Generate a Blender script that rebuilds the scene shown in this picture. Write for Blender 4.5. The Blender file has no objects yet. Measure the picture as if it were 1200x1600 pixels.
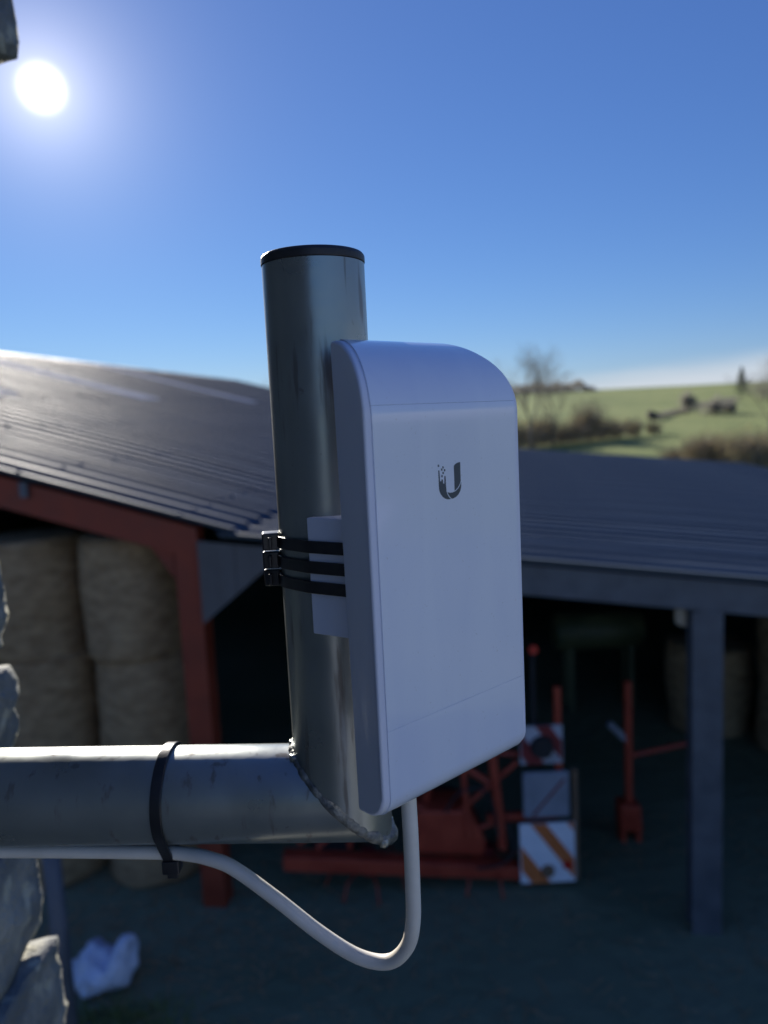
import bpy, bmesh, math, random
from mathutils import Vector, Matrix, noise
R = math.radians
S = bpy.context.scene
COL = S.collection
random.seed(7)

# ------------------------------------------------------------------ camera
cam_d = bpy.data.cameras.new('camera')
cam_d.sensor_fit = 'VERTICAL'
cam_d.sensor_height = 7.6
cam_d.lens = 5.7
cam_d.clip_start = 0.01
cam_d.clip_end = 6000
cam_d.dof.use_dof = True
cam_d.dof.focus_distance = 0.292
cam_d.dof.aperture_fstop = 1.9
cam = bpy.data.objects.new('camera', cam_d)
COL.objects.link(cam)
cam.location = (0, 0, 5.1)
cam.matrix_world = Matrix.Translation((0, 0, 5.1)) @ Matrix.Rotation(R(90 - 7.1), 4, 'X') @ Matrix.Rotation(R(-2.8), 4, 'Z')
S.camera = cam

# ------------------------------------------------------------------ sky and sun
SUN = Vector((-0.3412, 0.8671, 0.3628)).normalized()
EL, AZ = math.asin(SUN.z), math.atan2(SUN.x, SUN.y)
W = bpy.data.worlds.new('World'); S.world = W; W.use_nodes = True
nt = W.node_tree; nt.nodes.clear()
def wn(t, **k):
    n = nt.nodes.new(t)
    for a, b in k.items(): setattr(n, a, b)
    return n
def wl(a, b): nt.links.new(a, b)
def wmath(op, a, b=None, c=None, clamp=False):
    n = wn('ShaderNodeMath', operation=op, use_clamp=clamp)
    for i, v in enumerate((a, b, c)):
        if v is None: continue
        if hasattr(v, 'links'): wl(v, n.inputs[i])
        else: n.inputs[i].default_value = v
    return n.outputs[0]
def wsmooth(v, lo, hi, olo=0., ohi=1.):
    n = wn('ShaderNodeMapRange', interpolation_type='SMOOTHSTEP')
    wl(v, n.inputs[0])
    for i, x in enumerate((lo, hi, olo, ohi)): n.inputs[i + 1].default_value = x
    return n.outputs[0]
SKY_STRENGTH = 0.06
sky = wn('ShaderNodeTexSky', sky_type='NISHITA')
sky.sun_disc = False
sky.sun_elevation = EL
sky.sun_rotation = AZ
sky.altitude = 100
sky.air_density = 1.0
sky.dust_density = 0.0
sky.ozone_density = 6.0
hs = wn('ShaderNodeHueSaturation'); hs.inputs['Saturation'].default_value = 1.05; hs.inputs['Value'].default_value = .68
wl(sky.outputs[0], hs.inputs['Color'])
ms = wn('ShaderNodeMix', data_type='RGBA', blend_type='ADD'); ms.inputs['Factor'].default_value = 1.0   # even multiple-scattered light of a clear sky
wl(hs.outputs[0], ms.inputs[6]); ms.inputs[7].default_value = (.22, .44, 2.0, 1)
tc = wn('ShaderNodeTexCoord')
dirv = tc.outputs['Generated']
dot = wn('ShaderNodeVectorMath', operation='DOT_PRODUCT'); wl(dirv, dot.inputs[0]); dot.inputs[1].default_value = SUN
ang = wmath('ARCCOSINE', wmath('MINIMUM', dot.outputs['Value'], 1.0))           # angle from the sun, radians
halo = wmath('ADD', wmath('MULTIPLY', wmath('EXPONENT', wmath('MULTIPLY', ang, -1 / 0.05)), 9.0),
             wmath('MULTIPLY', wmath('EXPONENT', wmath('MULTIPLY', ang, -1 / 0.22)), 1.2))
core = wsmooth(ang, 0.031, -0.004, 0., 26.)
glow = wn('ShaderNodeMix', data_type='RGBA', blend_type='ADD')
glow.inputs['Factor'].default_value = 1.0
hc = wn('ShaderNodeVectorMath', operation='SCALE'); hc.inputs[0].default_value = (1.0, 0.93, 0.86); wl(wmath('ADD', halo, core), hc.inputs['Scale'])
wl(ms.outputs[2], glow.inputs[6]); wl(hc.outputs[0], glow.inputs[7])
# low bank of thin cloud along the horizon, from north-east round to the east
sep = wn('ShaderNodeSeparateXYZ'); wl(dirv, sep.inputs[0])
azi = wmath('ARCTAN2', sep.outputs['X'], sep.outputs['Y'])
elev = wmath('ARCSINE', sep.outputs['Z'])
mp = wn('ShaderNodeMapping'); mp.inputs['Scale'].default_value = (9, 9, 60); wl(dirv, mp.inputs[0])
cn = wn('ShaderNodeTexNoise'); cn.inputs['Scale'].default_value = 1.0; cn.inputs['Detail'].default_value = 3; wl(mp.outputs[0], cn.inputs[0])
top = wmath('ADD', wmath('MULTIPLY', azi, 0.085), wmath('MULTIPLY', wmath('SUBTRACT', cn.outputs[0], 0.5), 0.018))
top = wmath('ADD', wmath('MINIMUM', top, 0.062), 0.012)
over = wmath('SUBTRACT', elev, top)
cm = wmath('MULTIPLY', wsmooth(over, 0.012, -0.022), wsmooth(azi, 0.13, 0.26))
cm = wmath('MULTIPLY', cm, wsmooth(azi, 2.2, 1.6))
cm = wmath('MULTIPLY', cm, 0.72)
cl = wn('ShaderNodeMix', data_type='RGBA'); wl(cm, cl.inputs['Factor']); wl(glow.outputs[2], cl.inputs[6])
cl.inputs[7].default_value = (7.0, 7.4, 8.0, 1)
bg = wn('ShaderNodeBackground'); bg.inputs['Strength'].default_value = SKY_STRENGTH
wl(cl.outputs[2], bg.inputs['Color'])
wo = wn('ShaderNodeOutputWorld'); wl(bg.outputs[0], wo.inputs[0])
W.cycles.sampling_method = 'MANUAL'; W.cycles.sample_map_resolution = 2048

sun_d = bpy.data.lights.new('sun', 'SUN'); sun_d.energy = 5.0; sun_d.angle = R(0.53); sun_d.color = (1.0, 0.93, 0.83)
sun = bpy.data.objects.new('sun', sun_d); COL.objects.link(sun)
sun.rotation_euler = SUN.to_track_quat('Z', 'Y').to_euler()
sun.location = (-3, 8, 12)
S.view_settings.view_transform = 'Standard'; S.view_settings.look = 'None'
S.view_settings.exposure = 0.74; S.view_settings.gamma = 1; S.view_settings.use_curve_mapping = False
S.render.engine = 'CYCLES'
S.cycles.max_bounces = 8
S.cycles.caustics_reflective = False
S.cycles.use_denoising = True

# ------------------------------------------------------------------ materials
def new_mat(name):
    m = bpy.data.materials.new(name); m.use_nodes = True
    t = m.node_tree; b = t.nodes['Principled BSDF']
    return m, t, b
def nnode(t, typ, **k):
    n = t.nodes.new(typ)
    for a, v in k.items(): setattr(n, a, v)
    return n
def noisy(name, c1, c2, scale=5., rough=(.6, .8), metal=0., bump=0., bscale=None, stretch=(1, 1, 1), detail=6, spec=.5, contrast=(.35, .65)):
    m, t, b = new_mat(name)
    co = nnode(t, 'ShaderNodeTexCoord'); mp = nnode(t, 'ShaderNodeMapping'); mp.inputs['Scale'].default_value = stretch
    t.links.new(co.outputs['Object'], mp.inputs[0])
    n = nnode(t, 'ShaderNodeTexNoise'); n.inputs['Scale'].default_value = scale; n.inputs['Detail'].default_value = detail
    t.links.new(mp.outputs[0], n.inputs[0])
    r = nnode(t, 'ShaderNodeValToRGB'); r.color_ramp.elements[0].color = (*c1, 1); r.color_ramp.elements[1].color = (*c2, 1)
    r.color_ramp.elements[0].position, r.color_ramp.elements[1].position = contrast
    t.links.new(n.outputs[0], r.inputs[0]); t.links.new(r.outputs[0], b.inputs['Base Color'])
    mr = nnode(t, 'ShaderNodeMapRange'); t.links.new(n.outputs[0], mr.inputs[0])
    mr.inputs[1].default_value, mr.inputs[2].default_value, mr.inputs[3].default_value, mr.inputs[4].default_value = .3, .7, *rough
    t.links.new(mr.outputs[0], b.inputs['Roughness'])
    b.inputs['Metallic'].default_value = metal; b.inputs['Specular IOR Level'].default_value = spec
    if bump:
        n2 = nnode(t, 'ShaderNodeTexNoise'); n2.inputs['Scale'].default_value = bscale or scale * 4; n2.inputs['Detail'].default_value = 8
        t.links.new(mp.outputs[0], n2.inputs[0])
        bp = nnode(t, 'ShaderNodeBump'); bp.inputs['Strength'].default_value = bump; bp.inputs['Distance'].default_value = 1 / (bscale or scale * 4)
        t.links.new(n2.outputs[0], bp.inputs['Height']); t.links.new(bp.outputs[0], b.inputs['Normal'])
    return m
def galv_mat():
    m, t, b = new_mat('galvanised_steel')
    co = nnode(t, 'ShaderNodeTexCoord')
    v = nnode(t, 'ShaderNodeTexVoronoi'); v.inputs['Scale'].default_value = 160
    n = nnode(t, 'ShaderNodeTexNoise'); n.inputs['Scale'].default_value = 38; n.inputs['Detail'].default_value = 6; n.inputs['Roughness'].default_value = .45
    mp = nnode(t, 'ShaderNodeMapping'); mp.inputs['Scale'].default_value = (90, 90, 9)
    st = nnode(t, 'ShaderNodeTexNoise'); st.inputs['Scale'].default_value = 2.0; st.inputs['Detail'].default_value = 7
    sp = nnode(t, 'ShaderNodeTexNoise'); sp.inputs['Scale'].default_value = 230; sp.inputs['Detail'].default_value = 3
    pt = nnode(t, 'ShaderNodeTexNoise'); pt.inputs['Scale'].default_value = 14
    L = t.links.new
    for q in (v.inputs[0], n.inputs[0], mp.inputs[0], sp.inputs[0], pt.inputs[0]): L(co.outputs['Object'], q)
    L(mp.outputs[0], st.inputs[0])
    r = nnode(t, 'ShaderNodeValToRGB'); r.color_ramp.elements[0].color = (.25, .275, .265, 1); r.color_ramp.elements[1].color = (.40, .425, .40, 1)
    L(n.outputs[0], r.inputs[0])
    # brown run marks and specks
    s1 = nnode(t, 'ShaderNodeMapRange', interpolation_type='SMOOTHSTEP'); L(st.outputs[0], s1.inputs[0]); s1.inputs[1].default_value, s1.inputs[2].default_value = .585, .70
    s2 = nnode(t, 'ShaderNodeMapRange', interpolation_type='SMOOTHSTEP'); L(sp.outputs[0], s2.inputs[0]); s2.inputs[1].default_value, s2.inputs[2].default_value = .66, .74
    s3 = nnode(t, 'ShaderNodeMapRange', interpolation_type='SMOOTHSTEP'); L(pt.outputs[0], s3.inputs[0]); s3.inputs[1].default_value, s3.inputs[2].default_value = .45, .65
    sm = nnode(t, 'ShaderNodeMath', operation='MULTIPLY'); L(s2.outputs[0], sm.inputs[0]); L(s3.outputs[0], sm.inputs[1])
    mx = nnode(t, 'ShaderNodeMath', operation='MAXIMUM'); L(sm.outputs[0], mx.inputs[0]); L(s1.outputs[0], mx.inputs[1])
    sc = nnode(t, 'ShaderNodeMath', operation='MULTIPLY'); L(mx.outputs[0], sc.inputs[0]); sc.inputs[1].default_value = .62
    mc = nnode(t, 'ShaderNodeMix', data_type='RGBA'); L(sc.outputs[0], mc.inputs['Factor']); L(r.outputs[0], mc.inputs[6]); mc.inputs[7].default_value = (.085, .06, .045, 1)
    L(mc.outputs[2], b.inputs['Base Color'])
    inv = nnode(t, 'ShaderNodeMapRange'); L(sc.outputs[0], inv.inputs[0]); inv.inputs[3].default_value = .76; inv.inputs[4].default_value = .2
    L(inv.outputs[0], b.inputs['Metallic'])
    rr = nnode(t, 'ShaderNodeMapRange'); L(n.outputs[0], rr.inputs[0]); rr.inputs[1].default_value, rr.inputs[2].default_value, rr.inputs[3].default_value, rr.inputs[4].default_value = .3, .7, .26, .40
    L(rr.outputs[0], b.inputs['Roughness'])
    ad = nnode(t, 'ShaderNodeMath', operation='MULTIPLY_ADD'); L(v.outputs['Distance'], ad.inputs[0]); ad.inputs[1].default_value = .3; L(n.outputs[0], ad.inputs[2])
    bp = nnode(t, 'ShaderNodeBump'); bp.inputs['Strength'].default_value = .07; bp.inputs['Distance'].default_value = .002
    L(ad.outputs[0], bp.inputs['Height']); L(bp.outputs[0], b.inputs['Normal'])
    return m
def leaf_mat(name, c1, c2):
    m = noisy(name, c1, c2, 1.2, (.6, .8), spec=.2)
    t = m.node_tree; b = t.nodes['Principled BSDF']; out = t.nodes['Material Output']
    tl = nnode(t, 'ShaderNodeBsdfTranslucent'); mx = nnode(t, 'ShaderNodeMixShader'); mx.inputs[0].default_value = .5
    t.links.new(b.inputs['Base Color'].links[0].from_socket, tl.inputs['Color'])
    t.links.new(b.outputs[0], mx.inputs[1]); t.links.new(tl.outputs[0], mx.inputs[2]); t.links.new(mx.outputs[0], out.inputs[0])
    return m
M = {}
M['galv'] = galv_mat()
M['weld'] = noisy('weld_metal', (.10, .11, .11), (.26, .27, .26), 300, (.35, .6), metal=.6, bump=.6, bscale=900)
def plastic_mat():
    m, t, b = new_mat('white_plastic'); L = t.links.new
    co = nnode(t, 'ShaderNodeTexCoord'); mp = nnode(t, 'ShaderNodeMapping'); mp.inputs['Scale'].default_value = (60, 60, 9); L(co.outputs['Object'], mp.inputs[0])
    n = nnode(t, 'ShaderNodeTexNoise'); n.inputs['Scale'].default_value = 1; n.inputs['Detail'].default_value = 5; n.inputs['Distortion'].default_value = .8; L(mp.outputs[0], n.inputs[0])
    d = nnode(t, 'ShaderNodeTexNoise'); d.inputs['Scale'].default_value = 900; d.inputs['Detail'].default_value = 2; L(co.outputs['Object'], d.inputs[0])
    dm = nnode(t, 'ShaderNodeMapRange'); L(d.outputs[0], dm.inputs[0]); dm.inputs[1].default_value, dm.inputs[2].default_value, dm.inputs[4].default_value = .70, .78, .35
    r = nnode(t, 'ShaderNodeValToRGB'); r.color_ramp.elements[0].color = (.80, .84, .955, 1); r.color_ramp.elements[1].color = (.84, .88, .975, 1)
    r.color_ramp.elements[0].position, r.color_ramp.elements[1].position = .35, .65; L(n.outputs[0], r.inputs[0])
    mx = nnode(t, 'ShaderNodeMix', data_type='RGBA'); L(dm.outputs[0], mx.inputs['Factor']); L(r.outputs[0], mx.inputs[6]); mx.inputs[7].default_value = (.45, .42, .38, 1)
    L(mx.outputs[2], b.inputs['Base Color'])
    rr = nnode(t, 'ShaderNodeMapRange'); L(n.outputs[0], rr.inputs[0]); rr.inputs[1].default_value, rr.inputs[2].default_value, rr.inputs[3].default_value, rr.inputs[4].default_value = .35, .7, .07, .24
    L(rr.outputs[0], b.inputs['Roughness']); b.inputs['Specular IOR Level'].default_value = .6
    b.inputs['Coat Weight'].default_value = .7; b.inputs['Coat Roughness'].default_value = .05; b.inputs['Coat IOR'].default_value = 1.6
    return m
M['plastic'] = plastic_mat()
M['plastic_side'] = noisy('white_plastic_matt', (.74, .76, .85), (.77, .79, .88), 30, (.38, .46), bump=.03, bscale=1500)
M['logo'] = noisy('grey_print', (.055, .075, .10), (.06, .08, .105), 40, (.3, .4))
M['black'] = noisy('black_nylon', (.012, .012, .014), (.022, .022, .025), 60, (.28, .42), bump=.05, bscale=700)
M['cap'] = noisy('black_polythene', (.015, .015, .017), (.03, .03, .032), 90, (.4, .55), bump=.1, bscale=600)
M['cable'] = noisy('cable_sheath', (.70, .66, .58), (.79, .75, .67), 60, (.42, .55), bump=.04, bscale=500)
M['stone'] = noisy('limestone', (.14, .15, .145), (.33, .325, .285), 22, (.8, .95), bump=.8, bscale=110)
def lichen(m):
    t = m.node_tree; b = t.nodes['Principled BSDF']; src = b.inputs['Base Color'].links[0].from_socket
    co = nnode(t, 'ShaderNodeTexCoord'); n = nnode(t, 'ShaderNodeTexNoise'); n.inputs['Scale'].default_value = 38; n.inputs['Detail'].default_value = 7; t.links.new(co.outputs['Object'], n.inputs[0])
    r = nnode(t, 'ShaderNodeMapRange'); t.links.new(n.outputs[0], r.inputs[0]); r.inputs[1].default_value, r.inputs[2].default_value = .56, .64
    mx = nnode(t, 'ShaderNodeMix', data_type='RGBA'); t.links.new(r.outputs[0], mx.inputs['Factor']); t.links.new(src, mx.inputs[6]); mx.inputs[7].default_value = (.40, .39, .31, 1)
    t.links.new(mx.outputs[2], b.inputs['Base Color'])
lichen(M['stone'])
M['mortar'] = noisy('mortar', (.20, .19, .17), (.30, .28, .25), 25, (.85, .95), bump=.5, bscale=90)
M['roof'] = noisy('coated_roof_steel', (.062, .086, .118), (.098, .128, .164), 1.6, (.58, .70), spec=.05, metal=0., stretch=(.25, 1, 1), bump=.03, bscale=6)
M['skylight'] = noisy('weathered_skylight', (.36, .39, .45), (.46, .49, .55), 3, (.65, .8), spec=.1)
M['redoxide'] = noisy('red_oxide_steel', (.21, .034, .013), (.29, .050, .019), 3, (.5, .7), bump=.05)
M['cladding'] = noisy('grey_cladding', (.085, .082, .080), (.12, .116, .112), 2.5, (.5, .65), bump=.03)
M['galvdull'] = noisy('dull_galvanised', (.095, .108, .122), (.14, .152, .166), 5, (.5, .65), metal=.3, bump=.05)
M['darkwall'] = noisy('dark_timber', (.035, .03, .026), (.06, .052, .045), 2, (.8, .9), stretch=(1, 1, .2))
M['straw'] = noisy('straw', (.30, .19, .09), (.52, .36, .19), 5, (.8, .95), stretch=(1, 1, 2.2), bump=.9, bscale=22, contrast=(.3, .7))
M['ground'] = noisy('damp_yard', (.13, .17, .095), (.21, .235, .14), .35, (.6, .9), bump=.2, bscale=5)
M['grass'] = None
M['redpaint'] = noisy('red_machine_paint', (.33, .040, .018), (.44, .062, .026), 4, (.4, .6), bump=.04)
M['orange'] = noisy('orange_reflective', (.58, .16, .045), (.66, .20, .06), 9, (.35, .5))
M['whiteboard'] = noisy('white_reflective', (.80, .82, .86), (.88, .89, .92), 7, (.35, .5))
M['darkred'] = noisy('faded_dark_red', (.16, .02, .02), (.26, .03, .03), 9, (.4, .6))
M['greypanel'] = noisy('grey_machine_panel', (.22, .24, .27), (.30, .32, .36), 3, (.5, .65))
M['rubber'] = noisy('black_rubber', (.014, .014, .015), (.03, .03, .03), 6, (.7, .85), bump=.1)
M['timber'] = noisy('weathered_timber', (.17, .11, .065), (.26, .17, .10), 6, (.75, .9), stretch=(3, 3, .4), bump=.2)
M['lampglass'] = noisy('cream_plastic', (.72, .62, .48), (.80, .70, .56), 4, (.4, .5))
M['bag'] = noisy('white_polythene', (.58, .62, .72), (.74, .78, .86), 6, (.35, .55), bump=.4, bscale=18)
M['reflector'] = noisy('red_reflector', (.55, .03, .02), (.7, .05, .03), 5, (.2, .3))
M['tank'] = noisy('olive_paint', (.05, .065, .03), (.09, .10, .045), 3, (.5, .6))
M['farcrown'] = leaf_mat('bare_far_crowns', (.26, .24, .20), (.36, .34, .29))
M['bark'] = noisy('grey_bark', (.10, .085, .07), (.17, .145, .12), 4, (.85, .95))
M['twig'] = noisy('brown_twigs', (.30, .24, .17), (.44, .36, .25), 1, (.85, .95))
M['leafdark'] = leaf_mat('dark_leaves', (.11, .13, .075), (.19, .20, .12))
M['leafbrown'] = leaf_mat('dry_leaves', (.19, .155, .085), (.29, .25, .13))
M['conifer'] = leaf_mat('conifer_needles', (.07, .10, .065), (.12, .15, .09))
def grass_mat():
    m, t, b = new_mat('pasture')
    L = t.links.new
    co = nnode(t, 'ShaderNodeTexCoord')
    n = nnode(t, 'ShaderNodeTexNoise'); n.inputs['Scale'].default_value = .03; n.inputs['Detail'].default_value = 8; n.inputs['Roughness'].default_value = .6
    L(co.outputs['Object'], n.inputs[0])
    r = nnode(t, 'ShaderNodeValToRGB'); r.color_ramp.elements[0].color = (.145, .19, .062, 1); r.color_ramp.elements[1].color = (.27, .30, .11, 1)
    r.color_ramp.elements[0].position, r.color_ramp.elements[1].position = .38, .62
    nf = nnode(t, 'ShaderNodeTexNoise'); nf.inputs['Scale'].default_value = .22; nf.inputs['Detail'].default_value = 6; L(co.outputs['Object'], nf.inputs[0])
    av = nnode(t, 'ShaderNodeMix'); av.inputs[0].default_value = .4; L(n.outputs[0], av.inputs[2]); L(nf.outputs[0], av.inputs[3])
    L(av.outputs[0], r.inputs[0]); L(r.outputs[0], b.inputs['Base Color'])
    b.inputs['Roughness'].default_value = .9; b.inputs['Specular IOR Level'].default_value = .1
    # blades let the low sun through
    tr = nnode(t, 'ShaderNodeBsdfDiffuse')
    n2 = nnode(t, 'ShaderNodeTexNoise'); n2.inputs['Scale'].default_value = 1.2; n2.inputs['Detail'].default_value = 6; L(co.outputs['Object'], n2.inputs[0])
    bp = nnode(t, 'ShaderNodeBump'); bp.inputs['Strength'].default_value = .7; bp.inputs['Distance'].default_value = .4; L(n2.outputs[0], bp.inputs['Height']); L(bp.outputs[0], b.inputs['Normal'])
    t.nodes.remove(tr)
    return m
M['grass'] = grass_mat()

# ------------------------------------------------------------------ helpers
def tag(o, label=None, cat=None, group=None, kind=None):
    if label: o['label'] = label
    if cat: o['category'] = cat
    if group: o['group'] = group
    if kind: o['kind'] = kind
    return o
def empty(name, loc=(0, 0, 0), rz=0):
    o = bpy.data.objects.new(name, None); o.empty_display_size = .05; COL.objects.link(o)
    o.location = loc; o.rotation_euler = (0, 0, rz); return o
def copy_tree(o, parent=None):
    c = o.copy(); COL.objects.link(c); c.parent = parent
    for ch in [x for x in COL.objects if x.parent == o]: copy_tree(ch, c)
    return c
class MB:
    def __init__(s): s.v, s.f = [], []
    def add(s, vs, fs):
        n = len(s.v); s.v += [tuple(p) for p in vs]; s.f += [tuple(i + n for i in q) for q in fs]; return s
    def box(s, x0, x1, y0, y1, z0, z1, mat=None):
        vs = [Vector((x, y, z)) for x in (x0, x1) for y in (y0, y1) for z in (z0, z1)]
        if mat: vs = [mat @ p for p in vs]
        return s.add(vs, [(0, 1, 3, 2), (4, 6, 7, 5), (0, 4, 5, 1), (2, 3, 7, 6), (0, 2, 6, 4), (1, 5, 7, 3)])
    def prism(s, pts, a, b):
        """polygon of 3D points extruded from offset vector a to b"""
        n = len(pts); a, b = Vector(a), Vector(b)
        vs = [Vector(p) + a for p in pts] + [Vector(p) + b for p in pts]
        return s.add(vs, [tuple(range(n))[::-1], tuple(range(n, 2 * n))] + [(i, (i + 1) % n, n + (i + 1) % n, n + i) for i in range(n)])
    def tube(s, path, rad, seg=12, caps=True, closed=False):
        path = [Vector(p) for p in path]; n = len(path)
        rads = rad if hasattr(rad, '__len__') else [rad] * n
        vs = []; ref = None
        for i, p in enumerate(path):
            if closed: t = (path[(i + 1) % n] - path[i - 1])
            else: t = path[min(i + 1, n - 1)] - path[max(i - 1, 0)]
            if t.length < 1e-9: t = Vector((0, 0, 1))
            t.normalize()
            if ref is None: ref = t.orthogonal().normalized()
            ref = (ref - t * ref.dot(t))
            if ref.length < 1e-6: ref = t.orthogonal()
            ref.normalize(); bi = t.cross(ref)
            for k in range(seg):
                a = 2 * math.pi * k / seg
                vs.append(p + (ref * math.cos(a) + bi * math.sin(a)) * rads[i])
        fs = []
        for i in range(n if closed else n - 1):
            j = (i + 1) % n
            for k in range(seg):
                l = (k + 1) % seg
                fs.append((i * seg + k, i * seg + l, j * seg + l, j * seg + k))
        if caps and not closed:
            fs.append(tuple(range(seg))[::-1]); fs.append(tuple((n - 1) * seg + k for k in range(seg)))
        return s.add(vs, fs)
    def build(s, name, mat, parent=None, smooth=False, bevel=0, bseg=2, angle=35, fix=True):
        me = bpy.data.meshes.new(name); me.from_pydata(s.v, [], s.f); me.update()
        if fix:
            bm = bmesh.new(); bm.from_mesh(me); bmesh.ops.recalc_face_normals(bm, faces=bm.faces); bm.to_mesh(me); bm.free()
        if mat: me.materials.append(mat)
        o = bpy.data.objects.new(name, me); COL.objects.link(o); o.parent = parent
        if bevel:
            md = o.modifiers.new('edge', 'BEVEL'); md.width = bevel; md.segments = bseg; md.limit_method = 'ANGLE'; md.angle_limit = R(angle)
        if smooth or bevel:
            for p in me.polygons: p.use_smooth = True
            if bevel:
                wnm = o.modifiers.new('normals', 'WEIGHTED_NORMAL'); wnm.keep_sharp = True
        return o
def inst(name, src, parent, loc=(0, 0, 0), rot=(0, 0, 0), sc=(1, 1, 1)):
    o = bpy.data.objects.new(name, src.data); COL.objects.link(o); o.parent = parent
    o.location, o.rotation_euler, o.scale = loc, rot, sc
    for m in src.modifiers:
        k = o.modifiers.new(m.name, m.type)
        for p in ('width', 'segments', 'limit_method', 'angle_limit', 'thickness', 'offset', 'keep_sharp'):
            if hasattr(m, p): setattr(k, p, getattr(m, p))
    return o
def smooth_path(pts, sub=8):
    pts = [Vector(p) for p in pts]; out = []
    for i in range(len(pts) - 1):
        p0, p1, p2, p3 = pts[max(i - 1, 0)], pts[i], pts[i + 1], pts[min(i + 2, len(pts) - 1)]
        for k in range(sub):
            t = k / sub
            out.append(.5 * ((2 * p1) + (p2 - p0) * t + (2 * p0 - 5 * p1 + 4 * p2 - p3) * t * t + (3 * p1 - p0 - 3 * p2 + p3) * t ** 3))
    out.append(pts[-1]); return out
def rock(name, sx, sy, sz, seed, mat, parent, loc, cuts=4, amp=.10, rnd=.45):
    bm = bmesh.new(); bmesh.ops.create_cube(bm, size=2)
    bmesh.ops.subdivide_edges(bm, edges=bm.edges, cuts=cuts, use_grid_fill=True)
    for v in bm.verts:
        p = v.co.copy(); q = p.normalized() * 1.25
        p = p.lerp(q, rnd * (max(abs(p.x), abs(p.y), abs(p.z)) * (p.length - 1) / .73) ** 1.5 if p.length > 1 else 0)
        d = noise.noise_vector(p * 1.3 + Vector((seed * 3.7, seed * 1.3, 0))) * amp * 1.6 + noise.noise_vector(p * 3.4 + Vector((seed, 0, seed))) * amp * .55 + noise.noise_vector(p * 8 + Vector((0, seed, seed))) * amp * .22
        p += d
        v.co = Vector((p.x * sx / 2, p.y * sy / 2, p.z * sz / 2))
    me = bpy.data.meshes.new(name); bm.to_mesh(me); bm.free(); me.materials.append(mat)
    for p in me.polygons: p.use_smooth = True
    o = bpy.data.objects.new(name, me); COL.objects.link(o); o.parent = parent; o.location = loc
    return o

# ------------------------------------------------------------------ terrain
def height(x, y):
    d = y - 32 + .0 * x
    if d <= 0: h = 0
    elif d < 300: h = .04 * d * min(1, d / 20)
    else: h = 12 + (d - 300) * .04 * math.exp(-(d - 300) / 35.) * .6 - max(0, d - 420) * .03
    if d > 0: h += min(1, d / 60) * .45 * noise.noise(Vector((x * .012, y * .012, 3)))
    return h
def grid_ground():
    xs = [-2500, -1500, -900, -500] + [-300 + 15 * i for i in range(41)] + [500, 900, 1500, 2500]
    ys = [-2500, -800, -200, -40, 0, 20, 32] + [36 + 4 * i for i in range(30)] + [160 + 9 * i for i in range(34)] + [480, 540, 620, 800, 1200, 2500]
    mb = MB(); n = len(ys)
    mb.v = [(x, y, height(x, y) - .004) for x in xs for y in ys]
    mb.f = [(i * n + j, (i + 1) * n + j, (i + 1) * n + j + 1, i * n + j + 1) for i in range(len(xs) - 1) for j in range(n - 1)]
    return mb
g = grid_ground().build('ground', M['grass'], smooth=True); tag(g, kind='structure', label='green pasture rising to a low crest beyond the sheds')
yd = MB()
NX, NY = 60, 60
yd.v = [(-32 + 64 * i / NX, -14 + 46 * j / NY, .006 + .025 * (noise.noise(Vector((i * .45, j * .45, 0))) + .75) * (1 if 0 < i < NX and 0 < j < NY else 0)) for i in range(NX + 1) for j in range(NY + 1)]
yd.f = [(i * (NY + 1) + j, (i + 1) * (NY + 1) + j, (i + 1) * (NY + 1) + j + 1, i * (NY + 1) + j + 1) for i in range(NX) for j in range(NY)]
tag(yd.build('yard', M['ground'], smooth=True), kind='structure', label='dark damp farmyard below the pole')

M['concrete'] = noisy('pale_bounce_concrete', (.40, .41, .42), (.52, .53, .54), .8, (.8, .95), bump=.2, bscale=12)
ap = MB(); ap.v = [(-40, -60, .04), (45, -60, .04), (45, -3.2, .04), (-40, -3.2, .04), (-40, -60, -.2), (45, -60, -.2), (45, -3.2, -.2), (-40, -3.2, -.2)]  # unseen sheet added behind the camera, bounces sunlight onto the antenna front
ap.f = [(0, 1, 2, 3), (3, 2, 6, 7), (2, 1, 5, 6), (1, 0, 4, 5), (0, 3, 7, 4)]
tag(ap.build('bounce_apron', M['concrete']), kind='structure', label='unseen pale concrete sheet added behind the viewpoint to bounce sunlight')

# ------------------------------------------------------------------ barn
BZ = -math.atan2(.15, 1)
BARN = (-1.6487, 7.5, 0)
barn = empty('barn', BARN, BZ)
tag(barn, 'big open-fronted barn with a steep ribbed grey roof and a red steel gable frame', 'barn')
EV, SL = 4.09, .285                       # eave height and roof slope
def rz_main(x): return EV - SL * x        # x from -12 (ridge) to 0 (eave)
def sheet_mesh(name, length, slope, mat, ends=.02):
    """one ribbed roof sheet, 1.2 m wide along y, running down +x"""
    prof = []
    for k in range(3):
        y = k * .4
        prof += [(y, .060), (y + .07, .060), (y + .095, 0), (y + .375, 0)]
    prof += [(1.2, .062), (1.262, .062)]
    mb = MB(); n = len(prof); nx = 5
    for i in range(nx):
        x = length * i / (nx - 1)
        mb.v += [(x, y, z - slope * x) for y, z in prof]
    mb.f = [(i * n + k, i * n + k + 1, (i + 1) * n + k + 1, (i + 1) * n + k) for i in range(nx - 1) for k in range(n - 1)]
    o = mb.build(name, mat, fix=False)
    sd = o.modifiers.new('thick', 'SOLIDIFY'); sd.thickness = .004; sd.offset = -1
    return o
LOW, UP = 6.35, 6.2
lo_src = sheet_mesh('roof_sheet', LOW, SL, M['roof']); up_src = sheet_mesh('roof_sheet', UP, SL, M['roof'])
sk_src = sheet_mesh('skylight_sheet', UP, SL, M['skylight'])
lo_src.parent = up_src.parent = sk_src.parent = barn
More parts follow.
